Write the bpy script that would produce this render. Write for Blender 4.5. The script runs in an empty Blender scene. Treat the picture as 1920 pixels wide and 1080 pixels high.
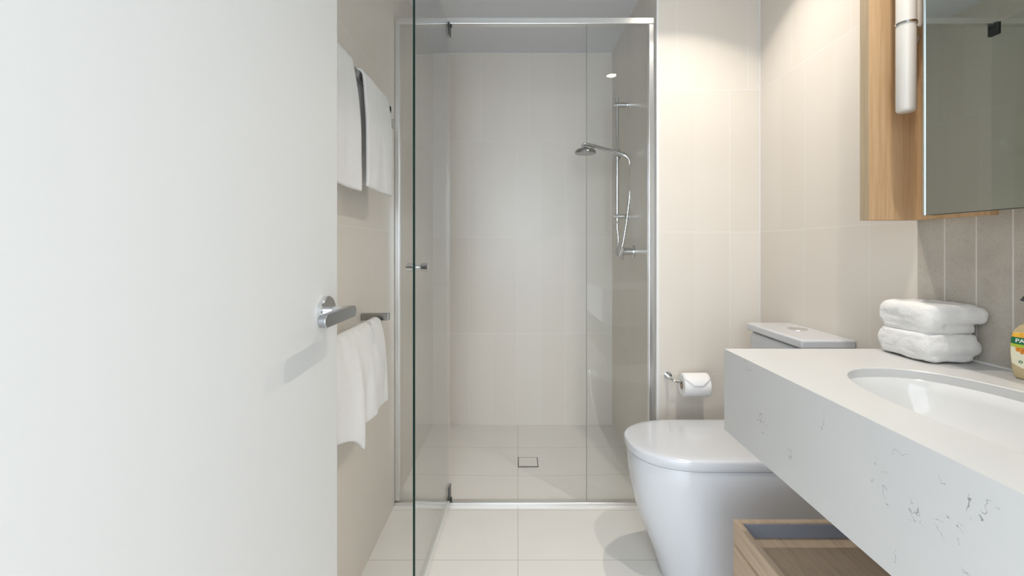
import bpy, bmesh, math, random
from mathutils import Vector, Matrix, noise
random.seed(7)
S = bpy.context.scene
C = S.collection
PI = math.pi

# ------------------------------------------------------------------ camera
cam_d = bpy.data.cameras.new('camera')
cam_d.sensor_width = 36.0
cam_d.lens = 16.0
cam_d.shift_x = -11/1920
cam_d.shift_y = -74/1920
cam_d.clip_start = 0.02
cam = bpy.data.objects.new('camera', cam_d)
cam.location = (0, 0, 1.10)
cam.rotation_euler = (PI/2, 0, 0)
C.objects.link(cam)
S.camera = cam

# ------------------------------------------------------------------ world and exposure
W = bpy.data.worlds.new('world'); S.world = W
W.use_nodes = True
bg = W.node_tree.nodes['Background']
bg.inputs[0].default_value = (0.86, 0.93, 1.0, 1)
bg.inputs[1].default_value = 3.0
S.view_settings.view_transform = 'Standard'
S.view_settings.look = 'None'
S.view_settings.gamma = 1
S.view_settings.use_curve_mapping = False
S.view_settings.exposure = 0.24

# room: camera stands in the doorway; X right, Y into the room, floor z = 0
H = 2.316
XL, XR, XS = -0.528, 1.023, 0.588     # left wall, right wall, right wall of the shower
YB, YW, YN = 2.835, 1.923, -0.03      # back wall, return wall face, doorway wall
DOWNLIGHTS = [(0.667, 1.50), (0.657, 0.73)]

def lamp(kind, name, loc, energy, color, **k):
    d = bpy.data.lights.new(name, kind); d.energy = energy; d.color = color
    for a, b in k.items(): setattr(d, a, b)
    o = bpy.data.objects.new(name, d); C.objects.link(o); o.location = loc
    return o
for (x, y) in DOWNLIGHTS:
    o = lamp('SPOT', 'downlight_beam', (x, y, H-0.012), 26, (1.0, 0.93, 0.845), spot_size=math.radians(113), spot_blend=0.14, shadow_soft_size=0.016)
    # beam profile of a reflector lamp: strongest straight down
    o.data.use_nodes = True; nt = o.data.node_tree; em = nt.nodes['Emission']
    tc = nt.nodes.new('ShaderNodeTexCoord'); sp = nt.nodes.new('ShaderNodeSeparateXYZ'); ab = nt.nodes.new('ShaderNodeMath'); ab.operation = 'ABSOLUTE'
    mr = nt.nodes.new('ShaderNodeMapRange'); mr.inputs[1].default_value = 0.60; mr.inputs[2].default_value = 1.0; mr.inputs[3].default_value = 0.21; mr.inputs[4].default_value = 1.3
    nt.links.new(tc.outputs['Normal'], sp.inputs[0]); nt.links.new(sp.outputs[2], ab.inputs[0]); nt.links.new(ab.outputs[0], mr.inputs[0]); nt.links.new(mr.outputs[0], em.inputs['Strength'])
# daylight of the room behind the doorway (two tall window panes)
for x in (-0.55, 0.25):
    o = lamp('AREA', 'window_daylight', (x, -2.6, 1.55), 26, (0.74, 0.87, 1.0), shape='RECTANGLE', size=0.62, size_y=1.5)
    o.rotation_euler = (PI/2, 0, 0)

# ------------------------------------------------------------------ materials
def mat(name, col, rough=0.5, metal=0.0, spec=0.5, coat=0.0, **kw):
    m = bpy.data.materials.new(name); m.use_nodes = True
    b = m.node_tree.nodes['Principled BSDF']
    b.inputs['Base Color'].default_value = (*col, 1)
    b.inputs['Roughness'].default_value = rough
    b.inputs['Metallic'].default_value = metal
    b.inputs['Specular IOR Level'].default_value = spec
    b.inputs['Coat Weight'].default_value = coat
    b.inputs['Coat Roughness'].default_value = 0.05
    return m
class N:
    def __init__(s, m): s.t = m.node_tree; s.b = s.t.nodes['Principled BSDF']
    def n(s, typ, **k):
        x = s.t.nodes.new(typ)
        for a, b in k.items(): setattr(x, a, b)
        return x
    def put(s, sock, v):
        if hasattr(v, 'is_output'): s.t.links.new(v, sock)
        else: sock.default_value = v
    def m(s, op, a, b=0.0, c=0.0):
        x = s.n('ShaderNodeMath', operation=op)
        for i, v in enumerate((a, b, c)): s.put(x.inputs[i], v)
        return x.outputs[0]
    def pos(s):
        g = s.n('ShaderNodeTexCoord'); sp = s.n('ShaderNodeSeparateXYZ')
        s.t.links.new(g.outputs['Object'], sp.inputs[0]); return g.outputs['Object'], sp.outputs
    def line(s, c, off, per, w):
        """1 on a joint at off + k*per"""
        f = s.m('FRACT', s.m('DIVIDE', s.m('SUBTRACT', c, off-per/2), per))
        return s.m('LESS_THAN', s.m('MULTIPLY', s.m('ABSOLUTE', s.m('SUBTRACT', f, 0.5)), per), w/2)
    def mix(s, f, a, b):
        x = s.n('ShaderNodeMix', data_type='RGBA')
        s.put(x.inputs[0], f)
        s.put(x.inputs[6], a if hasattr(a, 'is_output') else (*a, 1)); s.put(x.inputs[7], b if hasattr(b, 'is_output') else (*b, 1))
        return x.outputs[2]
    def noise(s, vec, scale, detail=3, rough=0.5, dist=0.0):
        x = s.n('ShaderNodeTexNoise'); s.put(x.inputs['Vector'], vec)
        x.inputs['Scale'].default_value = scale; x.inputs['Detail'].default_value = detail
        x.inputs['Roughness'].default_value = rough; x.inputs['Distortion'].default_value = dist
        return x.outputs[0]
    def scale(s, vec, sc):
        x = s.n('ShaderNodeMapping'); s.put(x.inputs[0], vec); x.inputs['Scale'].default_value = sc; return x.outputs[0]
    def ramp(s, f, stops):
        x = s.n('ShaderNodeValToRGB'); s.put(x.inputs[0], f)
        e = x.color_ramp.elements
        while len(e) < len(stops): e.new(0.5)
        for i, (p, c) in enumerate(stops): e[i].position = p; e[i].color = (*c, 1) if len(c) == 3 else c
        return x.outputs[0]
    def bump(s, h, strength, dist):
        x = s.n('ShaderNodeBump'); s.put(x.inputs['Height'], h)
        x.inputs['Strength'].default_value = strength; x.inputs['Distance'].default_value = dist
        s.t.links.new(x.outputs[0], s.b.inputs['Normal'])
    def col(s, v): s.t.links.new(v, s.b.inputs['Base Color'])

def wall_tile(name, axis, off):
    m = mat(name, (0.6, 0.57, 0.53), 0.33, spec=0.4)
    g = N(m); P, xyz = g.pos(); c = xyz[axis]; z = xyz[2]
    sh = g.m('MULTIPLY', g.m('GREATER_THAN', z, 1.77), 0.075)
    cc = g.m('SUBTRACT', c, sh)
    v = g.m('MAXIMUM', g.line(cc, off, 0.30, 0.0024), g.m('MULTIPLY', g.line(cc, off, 0.15, 0.0020), 0.35))
    h = g.line(z, 0.57, 0.6, 0.0028)
    gr = g.m('MAXIMUM', v, h)
    cell = g.m('ADD', g.m('FLOOR', g.m('DIVIDE', g.m('SUBTRACT', cc, off), 0.15)), g.m('MULTIPLY', g.m('FLOOR', g.m('DIVIDE', g.m('SUBTRACT', z, 0.57), 0.6)), 7.3))
    wn = g.n('ShaderNodeTexWhiteNoise', noise_dimensions='1D'); g.put(wn.inputs['W'], cell)
    tile = g.mix(wn.outputs[0], (0.70, 0.645, 0.575), (0.725, 0.675, 0.61))
    g.col(g.mix(g.m('MULTIPLY', gr, 0.75), tile, (0.78, 0.76, 0.73)))
    wav = g.noise(g.scale(P, (14, 14, 0.6)), 1.0, 2)
    g.bump(g.m('SUBTRACT', g.m('MULTIPLY', wav, 0.4), g.m('MULTIPLY', gr, 0.4)), 0.25, 0.002)
    return m
M = {}
M['tile_x'] = wall_tile('wall_tile_back', 0, -0.004)
M['tile_yr'] = wall_tile('wall_tile_right', 1, 0.123)
M['tile_yl'] = wall_tile('wall_tile_left', 1, 0.135)

def floor_mat():
    m = mat('floor_tile', (0.72, 0.68, 0.61), 0.22)
    g = N(m); P, xyz = g.pos()
    gr = g.m('MAXIMUM', g.line(xyz[0], 0.0, 0.60, 0.002), g.line(xyz[1], 0.072, 0.307, 0.002))
    nz = g.noise(P, 7, 4)
    tile = g.mix(nz, (0.78, 0.75, 0.70), (0.83, 0.805, 0.76))
    g.col(g.mix(gr, tile, (0.46, 0.44, 0.40)))
    g.bump(g.m('SUBTRACT', 1.0, gr), 0.2, 0.001)
    return m
M['floor'] = floor_mat()

def grey_tile():
    m = mat('splashback_tile', (0.3, 0.28, 0.25), 0.55)
    g = N(m); P, xyz = g.pos()
    gr = g.line(xyz[1], 1.163, 0.0752, 0.0034)
    a = g.noise(P, 9, 6, 0.65); b = g.noise(P, 330, 4, 0.7)
    col = g.ramp(a, [(0.3, (0.42, 0.385, 0.33)), (0.7, (0.56, 0.52, 0.455))])
    col = g.mix(g.m('MULTIPLY', g.m('LESS_THAN', b, 0.40), 0.5), col, (0.27, 0.245, 0.21))
    g.col(g.mix(gr, col, (0.68, 0.66, 0.62)))
    g.bump(g.m('SUBTRACT', b, gr), 0.3, 0.001)
    return m
M['grey'] = grey_tile()

def wood(name, a, b, vertical=True):
    m = mat(name, a, 0.45)
    g = N(m); P, xyz = g.pos()
    sc = (60, 60, 2.2) if vertical else (60, 3.0, 60)
    n1 = g.noise(g.scale(P, sc), 1.6, 6, 0.6, 0.3)
    n2 = g.noise(g.scale(P, sc), 7.0, 3, 0.5)
    f = g.m('ADD', g.m('MULTIPLY', n1, 0.75), g.m('MULTIPLY', n2, 0.25))
    g.col(g.ramp(f, [(0.3, a), (0.68, b)]))
    g.bump(f, 0.12, 0.001)
    return m
M['oak'] = wood('oak_veneer', (0.46, 0.29, 0.145), (0.63, 0.43, 0.25))
M['oak_dull'] = wood('oak_edge', (0.36, 0.27, 0.165), (0.45, 0.35, 0.23))
M['oak_h'] = wood('oak_board', (0.37, 0.27, 0.185), (0.53, 0.41, 0.295), False)

VEINS = []
for (px, py, rr) in ((1430, 797, .030), (1402, 690, .030), (1535, 785, .026), (1689, 845, .022), (1652, 905, .036), (1712, 957, .020), (1782, 987, .026), (1838, 950, .026), (1765, 905, .010), (1690, 1055, .016), (1820, 1075, .016), (1480, 850, .012)):
    yy = 0.517*853/(px-971); VEINS.append((0.517, yy, 1.1-(py-466)*yy/853, rr))
VEINS += [(0.62, 0.2, 0.849, .05), (0.9, 0.15, 0.849, .04)]
def quartz():
    m = mat('quartz', (0.8, 0.79, 0.76), 0.3)
    g = N(m); P, xyz = g.pos()
    w = g.noise(P, 26, 3, 0.6, 0.4)
    ln = g.m('LESS_THAN', g.m('ABSOLUTE', g.m('SUBTRACT', w, 0.5)), 0.0065)
    msk = 0.0                                            # sparse clusters of veins
    for (cx, cy, cz, rr) in VEINS:
        d = g.n('ShaderNodeVectorMath', operation='DISTANCE'); g.put(d.inputs[0], P); d.inputs[1].default_value = (cx, cy, cz)
        q = g.m('SUBTRACT', 1.0, g.m('DIVIDE', d.outputs['Value'], rr)); msk = g.m('MAXIMUM', msk, q)
    brk = g.m('GREATER_THAN', g.m('ADD', g.noise(P, 55, 3), g.m('MULTIPLY', msk, 0.25)), 0.57)
    spk = g.m('MULTIPLY', g.m('MULTIPLY', ln, brk), g.m('MINIMUM', g.m('MULTIPLY', msk, 3.0), 0.85))
    cl = g.noise(P, 5, 4)
    base = g.mix(cl, (0.54, 0.54, 0.535), (0.60, 0.595, 0.58))
    g.col(g.mix(spk, base, (0.22, 0.22, 0.23)))
    return m
M['quartz'] = quartz()

def towel_mat():
    m = mat('terry_cloth', (0.86, 0.85, 0.83), 0.95, spec=0.1)
    g = N(m); P, _ = g.pos()
    n = g.noise(P, 420, 3, 0.6)
    g.b.inputs['Sheen Weight'].default_value = 0.3
    g.bump(n, 0.9, 0.003)
    return m
M['terry'] = towel_mat()
M['door'] = mat('door_paint', (0.58, 0.575, 0.56), 0.45, spec=0.35)
M['ceiling'] = mat('ceiling_paint', (0.72, 0.735, 0.76), 0.8)
M['paint'] = mat('wall_paint', (0.75, 0.74, 0.72), 0.7)
M['chrome'] = mat('chrome', (0.72, 0.73, 0.74), 0.09, 1.0)
M['darkchrome'] = mat('brushed_chrome', (0.42, 0.42, 0.42), 0.25, 1.0)
M['alu'] = mat('bright_aluminium', (0.78, 0.78, 0.77), 0.28, 1.0)
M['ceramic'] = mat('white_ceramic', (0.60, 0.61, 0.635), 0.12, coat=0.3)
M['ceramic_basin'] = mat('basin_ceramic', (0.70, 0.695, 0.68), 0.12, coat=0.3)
M['opal'] = mat('opal_glass', (0.66, 0.63, 0.58), 0.35)
M['white'] = mat('white_plastic', (0.83, 0.82, 0.80), 0.4)
M['dark'] = mat('dark_gap', (0.035, 0.035, 0.03), 0.6)
M['black'] = mat('black_hinge', (0.07, 0.075, 0.075), 0.35, 0.5)
M['paper'] = mat('tissue_paper', (0.88, 0.87, 0.86), 0.95, spec=0.1)
M['card'] = mat('cardboard', (0.45, 0.36, 0.26), 0.9)
M['mirror'] = mat('mirror', (0.70, 0.745, 0.70), 0.01, 1.0)
M['silver_edge'] = mat('mirror_edge', (0.62, 0.72, 0.78), 0.25, 0.6)
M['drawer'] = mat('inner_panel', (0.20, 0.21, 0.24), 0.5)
M['glass_edge'] = mat('glass_edge', (0.006, 0.026, 0.022), 0.2)
M['strip'] = mat('strip', (0.16, 0.17, 0.15), 0.4)
M['handle'] = mat('handle_metal', (0.42, 0.44, 0.46), 0.18, 1.0)
M['seal'] = mat('seal', (0.75, 0.75, 0.72), 0.3)
M['soap'] = mat('amber_soap', (0.56, 0.44, 0.24), 0.12, coat=0.5)
M['label_cream'] = mat('label_cream', (0.86, 0.82, 0.62), 0.35)
M['label_green'] = mat('label_green', (0.01, 0.16, 0.06), 0.35)
M['label_lime'] = mat('label_lime', (0.45, 0.55, 0.05), 0.35)
M['label_orange'] = mat('label_orange', (0.85, 0.42, 0.03), 0.35)
M['label_honey'] = mat('label_honey', (0.72, 0.20, 0.01), 0.35)
M['label_white'] = mat('label_white', (0.9, 0.9, 0.88), 0.35)
gl = N(M['label_honey']); P, _ = gl.pos()
gl.col(gl.ramp(gl.noise(P, 260, 3, 0.6), [(0.35, (0.50, 0.10, 0.005)), (0.65, (0.95, 0.42, 0.04))]))
gl = N(M['label_orange']); P, _ = gl.pos()
gl.col(gl.ramp(gl.noise(P, 90, 2, 0.5), [(0.35, (0.80, 0.30, 0.01)), (0.65, (0.95, 0.58, 0.08))]))

def glass_mat():
    m = bpy.data.materials.new('shower_glass'); m.use_nodes = True
    t = m.node_tree; t.nodes.clear()
    out = t.nodes.new('ShaderNodeOutputMaterial')
    tr = t.nodes.new('ShaderNodeBsdfTransparent'); tr.inputs[0].default_value = (0.985, 0.992, 0.987, 1)
    gs = t.nodes.new('ShaderNodeBsdfGlossy'); gs.inputs['Roughness'].default_value = 0.0
    fr = t.nodes.new('ShaderNodeFresnel'); geo = t.nodes.new('ShaderNodeNewGeometry')
    mr = t.nodes.new('ShaderNodeMapRange'); mr.inputs[3].default_value = 1.5; mr.inputs[4].default_value = 1/1.5
    t.links.new(geo.outputs['Backfacing'], mr.inputs[0]); t.links.new(mr.outputs[0], fr.inputs[0])
    mx = t.nodes.new('ShaderNodeMixShader')
    t.links.new(fr.outputs[0], mx.inputs[0]); t.links.new(tr.outputs[0], mx.inputs[1]); t.links.new(gs.outputs[0], mx.inputs[2])
    t.links.new(mx.outputs[0], out.inputs[0])
    return m
M['glass'] = glass_mat()
def emit(name, col, st):
    m = bpy.data.materials.new(name); m.use_nodes = True; b = m.node_tree.nodes['Principled BSDF']
    b.inputs['Base Color'].default_value = (*col, 1)
    b.inputs['Emission Color'].default_value = (*col, 1); b.inputs['Emission Strength'].default_value = st
    return m
M['lens'] = emit('lamp_lens', (1.0, 0.92, 0.8), 22.0)

# ------------------------------------------------------------------ mesh helpers
def obj(name, bm, m, parent=None, smooth=None, bevel=None, loc=None):
    bmesh.ops.recalc_face_normals(bm, faces=bm.faces)
    me = bpy.data.meshes.new(name); bm.to_mesh(me); bm.free()
    o = bpy.data.objects.new(name, me); C.objects.link(o)
    for k in (m if isinstance(m, (list, tuple)) else [m]): me.materials.append(M[k])
    if parent is not None:
        o.parent = parent
        pm = Matrix.Translation(parent.location)
        if parent.parent is not None: pm = Matrix.Translation(parent.parent.location) @ pm
        if parent.type == 'MESH' and parent.parent is not None:
            o.matrix_parent_inverse = Matrix.Translation(parent.parent.location).inverted() if False else Matrix()
    if bevel:
        b = o.modifiers.new('bevel', 'BEVEL'); b.width = bevel; b.segments = 3; b.limit_method = 'ANGLE'; b.angle_limit = math.radians(40)
        b.harden_normals = False
    if smooth is not None:
        for p in me.polygons: p.use_smooth = True
        try: me.set_sharp_from_angle(angle=math.radians(smooth))
        except Exception: pass
    return o
def thing(name, label, cat, group=None, loc=(0, 0, 0)):
    o = bpy.data.objects.new(name, None); C.objects.link(o)
    o.empty_display_size = 0.05
    o['label'] = label; o['category'] = cat
    if group: o['group'] = group
    return o
def tag(o, label, cat, group=None):
    o['label'] = label; o['category'] = cat
    if group: o['group'] = group
    return o
def struct(o): o['kind'] = 'structure'; return o
def settle(root, base):
    """put the root empty at the base of the thing while the parts keep their place"""
    root.location = base
    for ch in root.children: ch.matrix_parent_inverse = Matrix.Translation(Vector(base)).inverted()
def box(bm, x0, x1, y0, y1, z0, z1, mi=0):
    vs = [bm.verts.new((x, y, z)) for x in (x0, x1) for y in (y0, y1) for z in (z0, z1)]
    for f in ((0, 1, 3, 2), (4, 6, 7, 5), (0, 4, 5, 1), (2, 3, 7, 6), (0, 2, 6, 4), (1, 5, 7, 3)):
        fc = bm.faces.new([vs[i] for i in f]); fc.material_index = mi
    return vs
def bx(*a):
    bm = bmesh.new(); box(bm, *a); return bm
def sweep(bm, pts, r, n=16, cap=True):
    pts = [Vector(p) for p in pts]; rs = r if isinstance(r, (list, tuple)) else [r]*len(pts)
    t0 = (pts[1]-pts[0]).normalized()
    ref = Vector((0, 0, 1)) if abs(t0.z) < 0.9 else Vector((1, 0, 0))
    u = t0.cross(ref).normalized(); rings = []
    for i, p in enumerate(pts):
        t = (pts[min(i+1, len(pts)-1)]-pts[max(i-1, 0)]).normalized()
        u = (u-t*u.dot(t)).normalized(); v = t.cross(u)
        rings.append([bm.verts.new(p+rs[i]*(math.cos(2*PI*k/n)*u+math.sin(2*PI*k/n)*v)) for k in range(n)])
    for a, b in zip(rings, rings[1:]):
        for k in range(n): bm.faces.new((a[k], a[(k+1) % n], b[(k+1) % n], b[k]))
    if cap: bm.faces.new(rings[0][::-1]); bm.faces.new(rings[-1])
def tube(pts, r, n=16):
    bm = bmesh.new(); sweep(bm, pts, r, n); return bm
def smoothpath(pts, k=8):
    """Catmull-Rom"""
    P = [Vector(p) for p in pts]; P = [2*P[0]-P[1]]+P+[2*P[-1]-P[-2]]; out = []
    for i in range(1, len(P)-2):
        for j in range(k):
            t = j/k; a, b, c, d = P[i-1], P[i], P[i+1], P[i+2]
            out.append(0.5*((2*b)+(c-a)*t+(2*a-5*b+4*c-d)*t*t+(3*b-a-3*c+d)*t**3))
    out.append(P[-2]); return out
def loft(rings, cap0=True, cap1=True, bm=None):
    bm = bm or bmesh.new()
    R = [[bm.verts.new(p) for p in r] for r in rings]; n = len(R[0])
    for a, b in zip(R, R[1:]):
        for k in range(n): bm.faces.new((a[k], a[(k+1) % n], b[(k+1) % n], b[k]))
    if cap0: bm.faces.new(R[0][::-1])
    if cap1: bm.faces.new(R[-1])
    return bm
def superell(cx, cy, a, b, z, n=72, e=2.0):
    out = []
    for k in range(n):
        t = 2*PI*k/n; c, s = math.cos(t), math.sin(t)
        out.append(Vector((cx+a*math.copysign(abs(c)**(2/e), c), cy+b*math.copysign(abs(s)**(2/e), s), z)))
    return out

# ------------------------------------------------------------------ the room
T = 0.12
struct(obj('wall_left', bx(XL-T, XL, YN-T, YB+T, 0, H), 'tile_yl'))
struct(obj('wall_back', bx(XL, XS, YB, YB+T, 0, H), 'tile_x'))
struct(obj('wall_right', bx(XR, XR+T, YN-T, YW, 0, H), 'tile_yr'))
bm = bmesh.new(); box(bm, XS, XR+T, YW, YB+T, 0, H)
for f in bm.faces:
    f.normal_update()
bmesh.ops.recalc_face_normals(bm, faces=bm.faces)
for f in bm.faces: f.material_index = 1 if abs(f.normal.x) > 0.5 else 0
struct(obj('wall_shower', bm, ['tile_x', 'tile_yl']))
bm = bmesh.new(); box(bm, 0.47, XR, YN-T, YN, 0, H); box(bm, XL, -0.41, YN-T, YN, 0, H); box(bm, -0.41, 0.47, YN-T, YN, 2.08, H)
struct(obj('wall_front', bm, 'paint'))
struct(obj('ceiling', bx(XL-T, XR+T, YN-T, YB+T, H, H+0.1), 'ceiling'))
# main floor, and the shower floor folded towards its waste
struct(obj('floor', bx(XL, XR, -1.6, 1.945, -0.06, 0.0), 'floor'))
bm = bmesh.new()
V = {k: bm.verts.new(p) for k, p in dict(a=(XL, 1.945, 0), b=(0.32, 1.945, 0), c=(XS, 1.945, 0), d=(XS, YB, 0), e=(-0.435, YB, 0), f=(XL, YB, 0), g=(0.045, 2.345, -0.012)).items()}
for f in ('abg', 'bcg', 'cdg', 'deg', 'efg', 'fag'): bm.faces.new([V[c] for c in f])
o = struct(obj('floor_shower', bm, 'floor'))
so = o.modifiers.new('thick', 'SOLIDIFY'); so.thickness = 0.05; so.offset = -1 if o.data.polygons[0].normal.z > 0 else 1
# fine corner trims and ceiling line
struct(obj('trim_1', bx(XS-0.002, XS+0.006, YW-0.0025, YW+0.006, 0, H), 'paint'))
bm = bmesh.new()
box(bm, XL, XS, YB-0.004, YB, H-0.006, H); box(bm, XS-0.004, XS, YW, YB, H-0.006, H); box(bm, XL, XL+0.004, YN, YB, H-0.006, H)
struct(obj('trim_2', bm, 'paint'))
struct(obj('trim_3', bx(XR-0.004, XR, YW-0.0035, YW, 0, H), 'paint'))
# splashback of grey tiles set on the right wall beside the vanity
struct(obj('trim_4', bx(XR-0.003, XR+0.001, YN, 1.163, 0.40, H-0.001), 'grey'))

# ------------------------------------------------------------------ white room door with lever handle
phi = math.radians(3.0)
ud = Vector((math.sin(phi), math.cos(phi), 0)); nd = Vector((math.cos(phi), -math.sin(phi), 0))
pd = Vector((-0.331, 0.778, 0))                        # point of the room face under the handle
def dpt(s, w, z): return pd+ud*s+nd*w+Vector((0, 0, z))
bm = bmesh.new()
vs = [bm.verts.new(dpt(s, w, z)) for s in (-0.77, 0.05) for w in (-0.038, 0) for z in (0.012, 2.05)]
for f in ((0, 1, 3, 2), (4, 6, 7, 5), (0, 4, 5, 1), (2, 3, 7, 6), (0, 2, 6, 4), (1, 5, 7, 3)): bm.faces.new([vs[i] for i in f])
door = struct(obj('door_1', bm, 'door', bevel=0.0015))
ZH = 0.993
bm = bmesh.new()
sweep(bm, [dpt(0, 0, ZH), dpt(0, 0.007, ZH), dpt(0, 0.009, ZH)], [0.026, 0.026, 0.0245], 48)
dh = obj('door_handle', bm, 'chrome', door, smooth=35)
bm = bmesh.new()
sweep(bm, [dpt(0, 0.009, ZH), dpt(0, 0.044, ZH)], 0.0085, 24)
obj('neck', bm, 'chrome', dh, smooth=35)
bm = bmesh.new()                                        # pill-shaped flat lever, pointing to the hinge side
out = []
for k in range(24):
    t = 2*PI*k/24; cx = -0.108 if math.cos(t) < 0 else 0.0
    out.append((cx+0.0098*math.cos(t), 0.0098*math.sin(t)))
rings = [[Vector(pd+Vector((0, 1, 0))*s+Vector((0, 0, 1))*(z+ZH)+Vector((1, 0, 0))*w) for s, z in out] for w in (0.040, 0.052)]
loft(rings, bm=bm)
obj('lever', bm, 'handle', dh, smooth=35, bevel=0.0012)
bm = bmesh.new()
sweep(bm, [dpt(0, -0.038, ZH), dpt(0, -0.047, ZH)], 0.026, 32); sweep(bm, [dpt(0, -0.047, ZH), dpt(0, -0.085, ZH)], 0.0085, 20)
sweep(bm, [dpt(0.006, -0.08, ZH), dpt(-0.11, -0.08, ZH)], 0.008, 20)
obj('rear_lever', bm, 'chrome', door, smooth=35)

# ------------------------------------------------------------------ shower screen
YS = 1.962
scr = thing('shower_screen', 'clear glass shower screen in a slim aluminium frame with its hinged door open', 'shower screen')
ZT = 2.088
obj('header', bx(XL+0.001, XS-0.001, YS-0.016, YS+0.016, ZT-0.026, ZT), 'alu', scr, bevel=0.0015)
obj('sill', bx(XL+0.001, XS-0.001, YS-0.017, YS+0.014, 0.0, 0.013), 'alu', scr, bevel=0.001)
bm = bmesh.new(); box(bm, XS-0.026, XS-0.001, YS-0.014, YS+0.014, 0.02, ZT-0.026)
obj('wall_channel', bm, 'alu', scr, bevel=0.0015)
obj('wall_channel', bx(XL+0.001, XL+0.020, YS-0.014, YS+0.014, 0.02, ZT-0.026), 'alu', scr, bevel=0.0015)
def pane(name, p0, p1, z0, z1, th, parent, dark=False):
    p0, p1 = Vector((*p0, 0)), Vector((*p1, 0)); d = (p1-p0).normalized(); n = Vector((-d.y, d.x, 0))*th/2
    bm = bmesh.new()
    vs = [bm.verts.new(p+n*s+Vector((0, 0, z))) for p in (p0, p1) for s in (-1, 1) for z in (z0, z1)]
    for i, f in enumerate(((0, 1, 3, 2), (4, 6, 7, 5), (0, 4, 5, 1), (2, 3, 7, 6), (0, 2, 6, 4), (1, 5, 7, 3))):
        fc = bm.faces.new([vs[j] for j in f]); fc.material_index = 1 if (dark and i == 1) else 0
    return obj(name, bm, ['glass', 'glass_edge'], parent)
pane('fixed_panel', (XL+0.014, YS), (-0.303, YS), 0.018, ZT-0.024, 0.006, scr)
fp = pane('fixed_panel', (0.297, YS), (XS-0.02, YS), 0.018, ZT-0.024, 0.006, scr)
h0 = Vector((-0.296, YS-0.004)); h1 = Vector((-0.313, 1.372))
gd = pane('glass_door', h0, h1, 0.03, ZT-0.03, 0.007, scr, True)
gd['label'] = 'open glass door of the shower seen nearly edge-on'
dd = (Vector((*h1, 0))-Vector((*h0, 0))).normalized(); dn = Vector((-dd.y, dd.x, 0))
def gp(s, w, z): return Vector((*h0, 0))+dd*s+dn*w+Vector((0, 0, z))
# pull knob through the door near its free edge
bm = bmesh.new()
for sg in (-1, 1):
    sweep(bm, [gp(0.545, sg*0.0036, 1.042), gp(0.545, sg*0.012, 1.042)], 0.007, 20)
    sweep(bm, [gp(0.545, sg*0.012, 1.042), gp(0.545, sg*0.0125, 1.042), gp(0.545, sg*0.033, 1.042), gp(0.545, sg*0.034, 1.042)], [0.011, 0.0125, 0.0125, 0.011], 28)
obj('knob', bm, 'chrome', gd, smooth=35)
for z0, z1, sg in ((ZT-0.075, ZT-0.024, 1), (0.018, 0.085, -1)):
    bm = bmesh.new()
    for w in (-0.0050, 0.0050):
        vs = [gp(s, w+e, z) for s in (-0.012, 0.030) for e in (-0.0014, 0.0014) for z in (z0, z1)]
        vv = [bm.verts.new(v) for v in vs]
        for f in ((0, 1, 3, 2), (4, 6, 7, 5), (0, 4, 5, 1), (2, 3, 7, 6), (0, 2, 6, 4), (1, 5, 7, 3)): bm.faces.new([vv[i] for i in f])
    zz = z1 if sg > 0 else z0
    sweep(bm, [gp(0, 0, zz-0.01*sg), gp(0, 0, zz+0.004*sg)], 0.013, 20)
    obj('hinge', bm, 'black', gd, smooth=40)
bm = bmesh.new()
for w, r in ((-0.0055, 0.0025), (0.0055, 0.0025)): sweep(bm, [gp(0.03, w, 0.028), gp(0.598, w, 0.028)], r, 8)
sweep(bm, [gp(0.03, 0, 0.024), gp(0.598, 0, 0.024)], 0.006, 10)
obj('seal', bm, 'seal', gd, smooth=40)
obj('magnet_strip', bx(0.2955, 0.2972, YS-0.003, YS+0.003, 0.012, ZT-0.026), 'strip', scr)

# floor waste with tile insert
fw = thing('floor_waste', 'square tile-insert floor drain in the middle of the shower floor', 'drain')
bm = bmesh.new(); x0, x1, y0, y1 = 0.001, 0.104, 2.313, 2.418; w = 0.0035; zb = -0.022
zf = -0.0085
for a in ((x0, x1, y0, y0+w), (x0, x1, y1-w, y1), (x0, x0+w, y0+w, y1-w), (x1-w, x1, y0+w, y1-w)): box(bm, *a, zb, zf)
obj('drain_frame', bm, 'dark', fw)
obj('tile_insert', bx(x0+w, x1-w, y0+w, y1-w, zb, zf+0.0002), 'floor', fw)
settle(scr, (0, YS, 0))
settle(fw, (0.05, 2.365, -0.012))

# ------------------------------------------------------------------ hand shower on its rail
XRL, YRL = 0.530, 2.43
sh = thing('shower_set', 'chrome shower rail with hand shower and looping hose on shower wall', 'shower')
obj('rail', tube([(XRL, YRL, 1.245), (XRL, YRL, 1.905)], 0.0095, 24), 'chrome', sh, smooth=40)
for z in (1.866, 1.272):
    bm = bmesh.new()
    sweep(bm, [(XRL-0.016, YRL, z), (XS-0.003, YRL, z)], 0.0135, 24); sweep(bm, [(XS-0.006, YRL, z), (XS, YRL, z)], 0.023, 28)
    obj('bracket', bm, 'chrome', sh, smooth=35)
obj('spout_cap', tube([(XRL, YRL, 1.235), (XRL, YRL, 1.20)], [0.008, 0.0065], 20), 'chrome', sh, smooth=40)
bm = bmesh.new()
sweep(bm, [(XRL, YRL, 1.575), (XRL, YRL, 1.63)], 0.0165, 24); sweep(bm, [(XRL-0.012, YRL-0.02, 1.60), (XRL+0.018, YRL-0.02, 1.60)], 0.015, 20)
sweep(bm, [(XRL, YRL, 1.60), (XRL+0.005, YRL-0.03, 1.602)], 0.012, 18)
obj('slider', bm, 'chrome', sh, smooth=35)
hd = Vector((0.352, 2.372, 1.0))
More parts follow.
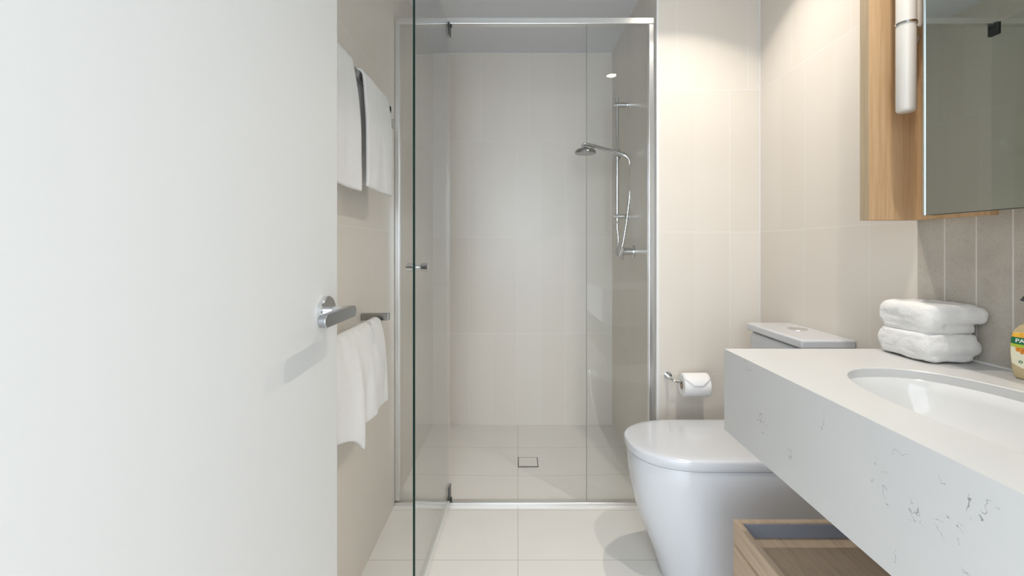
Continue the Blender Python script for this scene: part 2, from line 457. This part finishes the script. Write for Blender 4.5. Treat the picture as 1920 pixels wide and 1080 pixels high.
arm = smoothpath([(XRL+0.045, YRL-0.028, 1.583), (XRL+0.02, YRL-0.028, 1.598), (0.46, YRL-0.035, 1.622), (0.39, YRL-0.05, 1.638), (0.350, YRL-0.056, 1.644), (0.338, 2.372, 1.636), (0.338, 2.372, 1.618)], 6)
n = len(arm)
obj('handpiece', tube(arm, [0.0125-0.005*min(1, i/n*1.3) for i in range(n)], 20), 'chrome', sh, smooth=50)
rg = []
for r, z in ((0.012, 1.628), (0.022, 1.622), (0.045, 1.616), (0.054, 1.606), (0.055, 1.598), (0.052, 1.594), (0.001, 1.594)):
    rg.append([Vector((0.352+r*math.cos(2*PI*k/48), 2.372+r*math.sin(2*PI*k/48), z)) for k in range(48)])
obj('shower_head', loft(rg), 'darkchrome', sh, smooth=40)
hose = smoothpath([(XRL+0.044, YRL-0.028, 1.584), (XRL+0.056, YRL-0.03, 1.565), (XRL+0.062, YRL-0.03, 1.50), (XRL+0.058, YRL-0.03, 1.38), (XRL+0.042, YRL-0.032, 1.24), (XRL+0.020, YRL-0.03, 1.11), (XRL+0.004, YRL-0.02, 1.058), (XRL-0.006, YRL-0.01, 1.075), (XRL+0.006, YRL, 1.14), (XRL, YRL, 1.205)], 12)
obj('hose', tube(hose, 0.0062, 14), 'chrome', sh, smooth=60)
settle(sh, (XS, YRL, 1.05))
mx = thing('shower_mixer', 'small chrome lever mixer on the shower wall below the hose', 'tap')
bm = bmesh.new(); sweep(bm, [(XS, 2.30, 1.085), (XS-0.008, 2.30, 1.085)], 0.030, 36); obj('wall_plate', bm, 'chrome', mx, smooth=35)
bm = bmesh.new(); sweep(bm, [(XS-0.008, 2.30, 1.085), (XS-0.05, 2.30, 1.085)], 0.019, 32); obj('body', bm, 'chrome', mx, smooth=35)
bm = bmesh.new(); sweep(bm, [(XS-0.05, 2.30, 1.085), (XS-0.058, 2.30, 1.085)], 0.0185, 32); sweep(bm, [(XS-0.054, 2.30, 1.085), (XS-0.062, 2.29, 1.045)], 0.005, 14)
obj('lever', bm, 'chrome', mx, smooth=35)
settle(mx, (XS, 2.30, 1.085))

# ------------------------------------------------------------------ towel rails on the left wall
XT = -0.470
def rail_thing(name, label, y0, y1, z, sq=0.011):
    r = thing(name, label, 'towel rail')
    obj('bar', bx(XT-sq*0.6, XT+sq*0.6, y0, y1, z-sq, z+sq), 'darkchrome', r, bevel=0.003, smooth=40)
    for y in (y0+0.012, y1-0.012): obj('bracket', bx(XL, XT+sq*0.6, y-0.011, y+0.011, z-sq, z+sq), 'darkchrome', r, bevel=0.002, smooth=40)
    settle(r, (XL, (y0+y1)/2, z)); return r
rail_thing('towel_rail', 'upper metal towel rail on left wall, carrying two hand towels', 0.98, 1.665, 1.606, 0.012)
r = thing('towel_rail', 'lower square towel rail on left wall, below the other rail', 'towel rail')
obj('bar', bx(XT-0.008, XT+0.008, 1.05, 1.548, 0.846, 0.860), 'darkchrome', r, bevel=0.002, smooth=40)
for y in (1.535, 1.06): obj('bracket', bx(XL, -0.434, y-0.008, y+0.012, 0.858, 0.882), 'darkchrome', r, bevel=0.002, smooth=40)
settle(r, (XL, 1.3, 0.87))
rh = thing('robe_hook', 'small chrome robe hook with upturned tip beside the shower frame', 'hook')
obj('wall_plate', tube([(XL, 1.822, 1.590), (XL+0.006, 1.822, 1.590)], 0.017, 28), 'chrome', rh, smooth=35)
bm = bmesh.new(); sweep(bm, [(XL, 1.822, 1.590), (XL+0.032, 1.822, 1.590)], 0.0095, 20); sweep(bm, [(XL+0.027, 1.822, 1.590), (XL+0.027, 1.822, 1.618)], 0.004, 12)
obj('peg', bm, 'chrome', rh, smooth=35)
settle(rh, (XL, 1.822, 1.590))

def drape(name, label, cat, y0, y1, zr, front, back, xo, seed, group, curl=0.0, amp=0.004, xb=-0.505, skew=0.0):
    nu, bm = 44, bmesh.new()
    path = []
    nf = 26
    for i in range(nf+1):                                # front layer, bottom to top
        t = i/nf; z = zr-front+(front)*t
        x = xo+(XT+0.016-xo)*max(0, (t-0.35)/0.65)**2.2
        path.append((x, z, t))
    for k in range(1, 8):
        a = PI*k/8; path.append((XT+0.016*math.cos(a), zr+0.004+0.016*math.sin(a), 1.0))
    for i in range(nf+1):
        t = 1-i/nf; z = zr-back+back*t
        x = xb+(XT-0.016-xb)*t**2
        path.append((x, z, t))
    grid = []
    for u in range(nu+1):
        s = u/nu; y = y0+(y1-y0)*s; row = []
        for (x, z, t) in path:
            nz = noise.noise(Vector((y*9, z*2.2, seed)))*amp*3*(1.15-t)+noise.noise(Vector((y*30, z*9, seed+5)))*amp*0.6
            fl = (1-t)*0.012*(s-0.5)*2
            dz = 0.0
            xx = x+nz
            if curl and t < 1 and x > XT:
                dz = -curl*(1-t)**2*math.exp(-((s-0.42)/0.075)**2)+curl*1.2*(1-t)**2*max(0, 1-s/0.36)
                xx += 0.020*(1-t)*math.exp(-((s-0.40)/0.09)**2)-0.012*(1-t)*math.exp(-((s-0.56)/0.08)**2)
            row.append(bm.verts.new((max(xx, XL+0.006), y+fl+skew*(1-t), z+dz)))
        grid.append(row)
    for a, b in zip(grid, grid[1:]):
        for k in range(len(path)-1): bm.faces.new((a[k], a[k+1], b[k+1], b[k]))
    o = obj(name, bm, 'terry', None, smooth=180)
    so = o.modifiers.new('thick', 'SOLIDIFY'); so.thickness = 0.009; so.offset = 0
    o.modifiers.new('sub', 'SUBSURF').render_levels = 1
    tag(o, label, cat, group)
    return o
drape('hand_towel', 'white hand towel on the upper rail, half hidden by the door', 'towel', 1.02, 1.248, 1.604, 0.347, 0.362, -0.437, 2.3, 'hand towels on the upper rail')
drape('hand_towel', 'white hand towel on the upper rail, nearer the shower', 'towel', 1.338, 1.588, 1.608, 0.328, 0.30, -0.440, 9.1, 'hand towels on the upper rail')
drape('bath_towel', 'white towel hanging from the lower rail with a drooping corner', 'towel', 1.05, 1.512, 0.850, 0.258, 0.21, -0.437, 4.7, None, curl=0.040, amp=0.006)

# ------------------------------------------------------------------ toilet
def dshape(tip, back, hw, z, n=40, e=2.3, yc=1.552, frac=1.0):
    """plan of a D: rounded at the front (small x), square at the back"""
    L = min(back-tip-0.01, hw*1.35*frac); cx = tip+L; out = []
    for k in range(n+1):
        t = -PI/2+PI*k/n
        c, s = math.cos(t), math.sin(t)
        out.append(Vector((cx-L*abs(c)**(2/e), yc+hw*math.copysign(abs(s)**(2/e), s), z)))
    m = 8
    for k in range(1, m+1): out.append(Vector((cx+(back-cx)*k/m, yc+hw, z)))
    for k in range(1, m): out.append(Vector((back, yc+hw-2*hw*k/m, z)))
    for k in range(m, 0, -1): out.append(Vector((cx+(back-cx)*k/m, yc-hw, z)))
    return out
wc = thing('toilet', 'white back-to-wall toilet with closed rounded lid beside the vanity', 'toilet')
prof = [(0.0, 0.487, 0.128), (0.006, 0.482, 0.131), (0.05, 0.473, 0.134), (0.09, 0.459, 0.138), (0.16, 0.430, 0.146), (0.23, 0.405, 0.153), (0.30, 0.388, 0.159), (0.36, 0.380, 0.163), (0.405, 0.377, 0.165), (0.415, 0.380, 0.163), (0.417, 0.386, 0.158)]
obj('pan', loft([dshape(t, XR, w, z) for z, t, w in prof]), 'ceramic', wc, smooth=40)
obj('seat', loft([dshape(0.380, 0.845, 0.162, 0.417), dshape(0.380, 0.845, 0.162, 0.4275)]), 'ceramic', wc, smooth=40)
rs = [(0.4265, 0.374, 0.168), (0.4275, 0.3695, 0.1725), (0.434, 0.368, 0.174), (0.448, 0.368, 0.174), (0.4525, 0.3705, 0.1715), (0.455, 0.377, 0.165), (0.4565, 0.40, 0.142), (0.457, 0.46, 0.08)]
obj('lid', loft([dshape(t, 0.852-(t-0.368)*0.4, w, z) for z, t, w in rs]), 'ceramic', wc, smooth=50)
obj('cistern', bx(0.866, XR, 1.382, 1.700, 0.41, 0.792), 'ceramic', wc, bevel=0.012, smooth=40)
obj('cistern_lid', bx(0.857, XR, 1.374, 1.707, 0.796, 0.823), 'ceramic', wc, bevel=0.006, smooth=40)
obj('cistern_gap', bx(0.874, XR, 1.39, 1.692, 0.79, 0.798), 'dark', wc)
bm = bmesh.new(); sweep(bm, [(0.962, 1.565, 0.822), (0.962, 1.565, 0.8245)], 0.031, 40)
fb = obj('flush_button', bm, 'alu', wc, smooth=35); fb['label'] = 'round metal flush button'
settle(wc, (0.75, 1.552, 0))

# toilet roll and its holder on the return wall
hl = thing('toilet_roll_holder', 'small chrome toilet roll holder on the wall beside the shower', 'holder')
RX, RY, RZ = 0.72, 1.858, 0.545
obj('wall_plate', tube([(0.632, YW, RZ+0.02), (0.632, YW-0.007, RZ+0.02)], 0.016, 28), 'chrome', hl, smooth=35)
bm = bmesh.new(); sweep(bm, smoothpath([(0.632, YW, RZ+0.02), (0.632, RY+0.02, RZ+0.02), (0.637, RY+0.004, RZ+0.016), (0.652, RY, RZ+0.012), (0.69, RY, RZ+0.012), (0.782, RY, RZ+0.012)], 6), 0.0055, 16)
obj('arm', bm, 'chrome', hl, smooth=50)
settle(hl, (0.632, YW, RZ))
bm = bmesh.new()
R1, R2, n = 0.046, 0.0185, 48
xa, xb_ = 0.668, 0.774
ra = [[Vector((x, RY+r*math.cos(2*PI*k/n), RZ-0.001+r*math.sin(2*PI*k/n))) for k in range(n)] for x, r in ((xa, R2), (xa, R1-0.003), (xa+0.003, R1), (xb_-0.003, R1), (xb_, R1-0.003), (xb_, R2), (xa, R2))]
loft(ra, False, False, bm)
bmesh.ops.remove_doubles(bm, verts=bm.verts, dist=1e-5)
tr = tag(obj('toilet_roll', bm, 'paper', None, smooth=40), 'white toilet roll hanging on its holder above the toilet', 'toilet roll')
bm = bmesh.new()
loft([[Vector((x, RY+r*math.cos(2*PI*k/n), RZ-0.001+r*math.sin(2*PI*k/n))) for k in range(n)] for x, r in ((xa-0.0005, 0.0185), (xa-0.0005, 0.0172), (xb_+0.0005, 0.0172), (xb_+0.0005, 0.0185), (xa-0.0005, 0.0185))], False, False, bm)
obj('cardboard_core', bm, 'card', tr, smooth=40)
# folded loose sheet: a pointed flap lying on the roll
bm = bmesh.new(); g = []
for i in range(15):
    a = math.radians(150+i*7); row = []
    wid = 1.0 if i < 9 else 1.0-(i-9)*0.13
    for j in range(9):
        xm = (xa+xb_)/2; x = xm+(xb_-xa)/2*0.97*wid*(j-4)/4
        r = R1+0.0012+(0.0015 if i > 9 else 0)
        row.append(bm.verts.new((x, RY+r*math.cos(a), RZ-0.001+r*math.sin(a))))
    g.append(row)
for a, b in zip(g, g[1:]):
    for j in range(8): bm.faces.new((a[j], a[j+1], b[j+1], b[j]))
for v in bm.verts:                                       # turn it to the front (camera side) of the roll
    dy, dz = v.co.y-RY, v.co.z-RZ
    c, s = math.cos(math.radians(-75)), math.sin(math.radians(-75))
    v.co.y, v.co.z = RY+dy*c-dz*s, RZ+dy*s+dz*c
ls = obj('loose_sheet', bm, 'paper', tr, smooth=180)
ls.modifiers.new('thick', 'SOLIDIFY').thickness = 0.001

# ------------------------------------------------------------------ vanity top with cut-out for the basin
VX, VY, VZ, VB = 0.517, 1.140, 0.849, 0.647
BC, BA, BB, BE = (0.752, 0.685), 0.141, 0.272, 2.4
x0, x1, y0, y1 = VX, XR-0.003, YN, VY
angs = sorted(set([2*PI*k/120 for k in range(120)]+[math.atan2(y-BC[1], x-BC[0]) % (2*PI) for x in (x0, x1) for y in (y0, y1)]))
def rect_pt(t, ins=0.0):
    c, s = math.cos(t), math.sin(t); k = 1e9
    if abs(c) > 1e-9: k = min(k, ((x1-ins if c > 0 else x0+ins)-BC[0])/c)
    if abs(s) > 1e-9: k = min(k, ((y1-ins if s > 0 else y0+ins)-BC[1])/s)
    return BC[0]+c*k, BC[1]+s*k
def se_pt(t, a, b, e):
    c, s = math.cos(t), math.sin(t); r = (abs(c/a)**e+abs(s/b)**e)**(-1/e)
    return BC[0]+c*r, BC[1]+s*r
def ins_pt(t):                                           # inset copy of the rectangle with matching corners
    x, y = rect_pt(t); return min(max(x, x0+0.02), x1-0.02), min(max(y, y0+0.02), y1-0.02)
bm = bmesh.new()
rings = [[Vector((*se_pt(t, BA, BB, BE), VZ-0.022)) for t in angs],
         [Vector((*se_pt(t, BA, BB, BE), VZ-0.0015)) for t in angs],
         [Vector((*se_pt(t, BA+0.0015, BB+0.0015, BE), VZ)) for t in angs],
         [Vector((*rect_pt(t), VZ)) for t in angs],
         [Vector((*rect_pt(t), VB)) for t in angs],
         [Vector((*ins_pt(t), VB)) for t in angs],
         [Vector((*ins_pt(t), VZ-0.022)) for t in angs],
         [Vector((*se_pt(t, BA, BB, BE), VZ-0.022)) for t in angs]]
loft(rings, False, False, bm); bmesh.ops.remove_doubles(bm, verts=bm.verts, dist=1e-6)
vt = tag(obj('worktop', bm, 'quartz', None, smooth=30), 'pale veined stone vanity worktop with deep front edge and oval basin cut-out', 'worktop')
obj('silicone_joint', bx(XR-0.008, XR-0.0025, YN, VY, VZ-0.001, VZ+0.003), 'white', vt)
# basin under the cut-out
bs = thing('basin', 'white oval undermount basin set into the vanity worktop', 'basin')
bm = bmesh.new(); rr = []
zb = VZ-0.0225
for d, k in ((0.0, 1.05), (0.0, 1.02), (0.002, 1.0), (0.02, 0.985), (0.05, 0.94), (0.08, 0.86), (0.105, 0.74), (0.122, 0.56), (0.131, 0.35), (0.135, 0.16)):
    rr.append([Vector((BC[0]+(p[0]-BC[0])*k, BC[1]+(p[1]-BC[1])*k, zb-d)) for p in [se_pt(2*PI*i/96, BA+0.006, BB+0.006, 2.3) for i in range(96)]])
loft(rr, False, True, bm)
ob = obj('bowl', bm, 'ceramic_basin', bs, smooth=80)
so = ob.modifiers.new('thick', 'SOLIDIFY'); so.thickness = 0.008; so.offset = 1
obj('drain', tube([(BC[0], BC[1], zb-0.137), (BC[0], BC[1], zb-0.129)], 0.022, 36), 'chrome', bs, smooth=35)
obj('overflow', tube([(XR-0.146, 0.70, zb-0.035), (XR-0.152, 0.70, zb-0.037)], 0.011, 24), 'chrome', bs, smooth=35)
settle(bs, (BC[0], BC[1], zb-0.14))

# ------------------------------------------------------------------ timber cabinet under the vanity with an open tray top
CX, CY, CZ = 0.538, 1.137, 0.424
cb = thing('vanity_cabinet', 'wall-hung oak drawer cabinet with open tray top below the stone worktop', 'cabinet')
t = 0.014
bm = bmesh.new()
box(bm, CX, CX+t, YN, CY, 0.12, CZ); box(bm, CX+t, XR-0.003, CY-t, CY, 0.12, CZ)
box(bm, CX+t, XR-0.003, YN, YN+t, 0.12, CZ); box(bm, XR-0.003-t, XR-0.003, YN+t, CY-t, 0.12, CZ); box(bm, CX+t, XR-0.003-t, YN+t, CY-t, 0.12, 0.135)
obj('carcass', bm, 'oak_h', cb, bevel=0.0008)
obj('tray_floor', bx(CX+t, XR-0.003-t, YN+t, CY-t, 0.372, 0.388), 'oak_h', cb)
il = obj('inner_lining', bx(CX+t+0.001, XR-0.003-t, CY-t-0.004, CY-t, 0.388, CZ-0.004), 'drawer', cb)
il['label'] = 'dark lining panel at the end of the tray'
for a, b in ((0.57, CY-0.010), (YN+0.012, 0.565)):
    obj('drawer', bx(CX-0.004, CX+0.001, a, b, 0.135, CZ-0.058), 'oak_h', cb, bevel=0.001)
settle(cb, (0.78, 0.6, 0.12))

# ------------------------------------------------------------------ mirror cabinet
mc = thing('mirror_cabinet', 'oak shaving cabinet with mirror door and open end niche on right wall', 'cabinet')
PX, PY, PZ = 0.879, 1.140, 1.1715
obj('end_panel', bx(PX, XR-0.003, PY, PY+0.028, PZ, 2.20), 'oak', mc, bevel=0.0008)
ep = obj('edge_band', bx(PX-0.0012, PX, PY, PY+0.028, PZ, 2.20), 'oak_dull', mc)
obj('niche_top', bx(PX+0.004, XR-0.003, 0.965, PY, 2.184, 2.20), 'oak_h', mc)
obj('niche_back', bx(XR-0.020, XR-0.003, 0.9655, PY, PZ, 2.184), 'oak', mc)
obj('carcass', bx(0.895, XR-0.003, YN, 0.965, PZ+0.028, 2.20), 'oak', mc)
bm = bmesh.new(); box(bm, 0.872, 0.895, YN, 0.976, PZ, 2.20)
bmesh.ops.recalc_face_normals(bm, faces=bm.faces)
for f in bm.faces: f.material_index = 0 if f.normal.x < -0.5 else (1 if f.normal.y > 0.5 else 2)
dr = obj('mirror_door', bm, ['mirror', 'silver_edge', 'dark'], mc)
obj('edge_trim', bx(0.8705, 0.8755, 0.9745, 0.9775, PZ, 2.20), 'silver_edge', dr)
settle(mc, (XR, 0.55, PZ))

# tube lamp in the niche
lp = thing('tube_lamp', 'slim white glass tube lamp in front of the oak niche by the mirror', 'lamp')
LX, LY = 0.906, 1.062
def cyl_round(x, y, z0, z1, r, n=32):
    pf = [(z0, r*0.75), (z0+0.002, r*0.9), (z0+0.006, r), (z1-0.006, r), (z1-0.002, r*0.9), (z1, r*0.75)]
    return loft([[Vector((x+q*math.cos(2*PI*k/n), y+q*math.sin(2*PI*k/n), z)) for k in range(n)] for z, q in pf])
obj('glass_tube', cyl_round(LX, LY, 1.418, 1.832, 0.0195), 'opal', lp, smooth=50)
obj('ring', tube([(LX, LY, 1.6205), (LX, LY, 1.6255)], 0.0212, 40), 'chrome', lp, smooth=40)
obj('arm', tube([(LX+0.018, LY, 1.623), (0.968, 1.10, 1.625), (0.985, PY, 1.625)], 0.0045, 14), 'chrome', lp, smooth=40)
obj('mount', cyl_round(0.968, 1.10, 1.634, 1.80, 0.0085), 'opal', lp, smooth=50)
obj('mount_plate', tube([(0.985, PY, 1.625), (0.985, PY-0.006, 1.625)], 0.016, 32), 'opal', lp, smooth=40)
settle(lp, (0.985, PY, 1.62))

# ------------------------------------------------------------------ folded towels on the worktop
def layer(bm, x0, x1, y0, y1, z0, z1, e=3.2, sag=0.0):
    """a soft slab: superellipse section with rounded ends"""
    cx, cy, cz = (x0+x1)/2, (y0+y1)/2, (z0+z1)/2; a, b, c = (x1-x0)/2, (y1-y0)/2, (z1-z0)/2
    n, m = 48, 17; R = []
    for i in range(m):
        t = -PI/2+PI*(i+0.5)/m; s = math.copysign(abs(math.sin(t))**(2/2.5), math.sin(t)); k = abs(math.cos(t))**(2/3.2)
        R.append([Vector((cx+(a-c+c*k)*math.copysign(abs(math.cos(2*PI*j/n))**(2/5), math.cos(2*PI*j/n)),
                          cy+(b-c+c*k)*math.copysign(abs(math.sin(2*PI*j/n))**(2/5), math.sin(2*PI*j/n)), cz+c*s)) for j in range(n)])
    loft(R, True, True, bm)
def folded(name, label, z0, z1, dx, dy, rot, seed, flip):
    bm = bmesh.new(); h = (z1-z0)
    X0, X1, Y0, Y1 = 0.887, 1.016, 0.982, 1.128
    if flip:
        layer(bm, X0+0.003, X1-0.004, Y0+0.006, Y1, z0, z0+h*0.40)
        layer(bm, X0, X1+0.002, Y0-0.002, Y1, z0+h*0.30, z1)
        layer(bm, X0+0.001, X0+0.045, Y0+0.002, Y1, z0, z1)
        layer(bm, X0+0.06, X1+0.0045, Y0-0.005, Y0+0.05, z0+h*0.36, z1-h*0.08)
    else:
        layer(bm, X0, X1-0.012, Y0+0.002, Y1, z0, z0+h*0.40)
        layer(bm, X0+0.001, X1+0.001, Y0-0.003, Y1, z0+h*0.22, z0+h*0.80)
        layer(bm, X0+0.002, X1-0.006, Y0, Y1, z0+h*0.62, z1)
        layer(bm, X0, X0+0.045, Y0+0.003, Y1, z0, z1)
    c = Vector(((X0+X1)/2, (Y0+Y1)/2, 0)); R = Matrix.Rotation(rot, 4, 'Z')
    for v in bm.verts:
        p = R @ (v.co-c)+c+Vector((dx, dy, 0)); v.co = p
    o = obj(name, bm, 'terry', None)
    r = o.modifiers.new('remesh', 'REMESH'); r.mode = 'VOXEL'; r.voxel_size = 0.0022; r.use_smooth_shade = True
    s = o.modifiers.new('smooth', 'SMOOTH'); s.iterations = 6; s.factor = 0.5
    tx = bpy.data.textures.new('towel_lumps', 'CLOUDS'); tx.noise_scale = 0.05; tx.noise_depth = 2
    d = o.modifiers.new('lumps', 'DISPLACE'); d.texture = tx; d.strength = 0.008; d.mid_level = 0.5
    tx2 = bpy.data.textures.new('towel_pile', 'CLOUDS'); tx2.noise_scale = 0.0035
    d = o.modifiers.new('pile', 'DISPLACE'); d.texture = tx2; d.strength = 0.0016
    tag(o, label, 'towel', 'folded towels on the worktop'); return o
folded('folded_towel', 'folded white towel lying on the worktop, bottom of the two', 0.8515, 0.913, -0.002, 0, 0.0, 1, False)
folded('folded_towel', 'folded white towel resting on another folded towel', 0.9105, 0.9765, -0.001, 0.001, 0.02, 2, True)

# ------------------------------------------------------------------ soap bottle
bt = thing('soap_bottle', 'amber liquid soap bottle with green and orange label beside the basin', 'bottle')
bcx, bcy, bz = 0.986, 0.868, VZ+0.0005
BR = math.radians(-41)                                   # long axis square to the view
ax = Vector((math.cos(BR), math.sin(BR), 0)); ay = Vector((-math.sin(BR), math.cos(BR), 0))   # -ay faces the camera
def bsec(z):                                             # half width, half depth at height z
    pts = [(0, 0.024, 0.014), (0.004, 0.0275, 0.0165), (0.02, 0.0305, 0.018), (0.05, 0.0325, 0.0185), (0.078, 0.0315, 0.018), (0.092, 0.0275, 0.0165), (0.102, 0.020, 0.014), (0.107, 0.013, 0.0125), (0.110, 0.0115, 0.0115), (0.116, 0.0115, 0.0115)]
    for p, q in zip(pts, pts[1:]):
        if z <= q[0]: t = (z-p[0])/(q[0]-p[0]); return p[1]+(q[1]-p[1])*t, p[2]+(q[2]-p[2])*t
    return pts[-1][1:]
def bpt(t, z, off=0.0):                                  # t angle; -90 deg faces the camera
    a, b = bsec(z)
    return Vector((bcx, bcy, bz+z))+ax*((a+off)*math.cos(t))+ay*((b+off)*math.sin(t))
zs = [0, 0.002, 0.004, 0.012, 0.02, 0.035, 0.05, 0.065, 0.078, 0.086, 0.092, 0.097, 0.102, 0.105, 0.107, 0.110, 0.116]
obj('bottle_body', loft([[bpt(2*PI*k/48, z) for k in range(48)] for z in zs]), 'soap', bt, smooth=60)
def lab_x(x, z):                                         # label coordinate x in -1..1 -> angle
    return -PI/2+math.asin(max(-1, min(1, x)))
def label_patch(name, zlo, zhi, xlo, xhi, m, off, parent, n=28, k=10):
    bm = bmesh.new(); g = []
    for i in range(n+1):
        u = xlo+(xhi-xlo)*i/n; lo = zlo(u) if callable(zlo) else zlo; hi = zhi(u) if callable(zhi) else zhi
        g.append([bm.verts.new(bpt(lab_x(u, 0), lo+(hi-lo)*j/k, off)) for j in range(k+1)])
    for a, b in zip(g, g[1:]):
        for j in range(k): bm.faces.new((a[j], a[j+1], b[j+1], b[j]))
    return obj(name, bm, m, parent, smooth=180)
L = label_patch('label', lambda u: 0.030-0.012*(1-u*u), lambda u: 0.088+0.004*(1-u*u), -0.975, 0.975, 'label_cream', 0.0004, bt)
L['label'] = 'printed label, orange above a green name band'
label_patch('orange_panel', 0.080, lambda u: 0.0875+0.004*(1-u*u), -0.97, 0.97, 'label_orange', 0.0007, L)
label_patch('green_band', lambda u: 0.0672-0.001*(1-u*u), 0.080, -0.975, 0.975, 'label_green', 0.0008, L)
label_patch('lime_band', lambda u: 0.0615-0.001*(1-u*u), lambda u: 0.0673-0.001*(1-u*u), -0.975, 0.975, 'label_lime', 0.0008, L)
label_patch('honey_picture', lambda u: 0.041+0.020*abs(u)**1.5-0.002*math.sin(u*40), lambda u: 0.0612-0.001*(1-u*u), -0.80, 0.80, 'label_honey', 0.0009, L)
bm = bmesh.new(); g = []
for k in range(20):
    t = 2*PI*k/20; g.append([bm.verts.new(bpt(lab_x(-0.62+r*math.cos(t)/0.032, 0), 0.0335+r*math.sin(t), 0.001)) for r in (0.0014, 0.0026)])
for k in range(20): bm.faces.new((g[k][0], g[k][1], g[(k+1) % 20][1], g[(k+1) % 20][0]))
obj('ring_mark', bm, 'label_green', L)
def text_on(txt, size, xc, zc, m, off, parent, name):
    cu = bpy.data.curves.new('txt', 'FONT'); cu.body = txt; cu.size = size; cu.align_x = 'CENTER'; cu.align_y = 'CENTER'; cu.resolution_u = 3
    cu.offset = size*0.02
    to = bpy.data.objects.new('txt', cu); C.objects.link(to)
    dg = bpy.context.evaluated_depsgraph_get(); me = bpy.data.meshes.new_from_object(to.evaluated_get(dg))
    bm = bmesh.new(); bm.from_mesh(me); bpy.data.objects.remove(to); bpy.data.meshes.remove(me)
    bmesh.ops.triangulate(bm, faces=bm.faces)
    for v in bm.verts:
        u = (v.co.x+xc)/0.0325; v.co = bpt(lab_x(u, 0), zc+v.co.y, off)
    return obj(name, bm, m, parent)
text_on('PALMOLIVE', 0.0098, -0.0015, 0.0735, 'label_white', 0.0012, L, 'lettering')
bm = bmesh.new()
c0 = Vector((bcx, bcy, bz))
sweep(bm, [c0+Vector((0, 0, 0.112)), c0+Vector((0, 0, 0.130))], 0.0135, 28)
sweep(bm, [c0+Vector((0, 0, 0.130)), c0+Vector((0, 0, 0.152))], 0.0045, 16)
sweep(bm, [c0+Vector((0, 0, 0.150)), c0+Vector((0, 0, 0.160))], 0.009, 24)
sp = (ax*-1.0+ay*-0.6).normalized()
sweep(bm, [c0+Vector((0, 0, 0.156)), c0+sp*0.016+Vector((0, 0, 0.157)), c0+sp*0.021+Vector((0, 0, 0.151))], [0.0045, 0.0035, 0.003], 16)
pu = obj('pump', bm, 'black', bt, smooth=40); pu['label'] = 'dark pump with spout'
settle(bt, (bcx, bcy, bz))

# ------------------------------------------------------------------ downlights
for (x, y), lab in zip(DOWNLIGHTS, ('round recessed downlight in the ceiling nearer the shower', 'round recessed downlight in the ceiling above the basin')):
    d = thing('downlight', lab, 'downlight', 'ceiling downlights')
    bm = bmesh.new(); n = 40
    loft([[Vector((x+r*math.cos(2*PI*k/n), y+r*math.sin(2*PI*k/n), z)) for k in range(n)] for r, z in ((0.034, H-0.001), (0.034, H-0.004), (0.045, H-0.005), (0.046, H), (0.034, H-0.001))], False, False, bm)
    obj('trim_ring', bm, 'white', d, smooth=40)
    bm = bmesh.new(); vs = [bm.verts.new((x+0.033*math.cos(2*PI*k/n), y+0.033*math.sin(2*PI*k/n), H-0.002)) for k in range(n)]; bm.faces.new(vs)
    obj('lens', bm, 'lens', d)
    settle(d, (x, y, H))
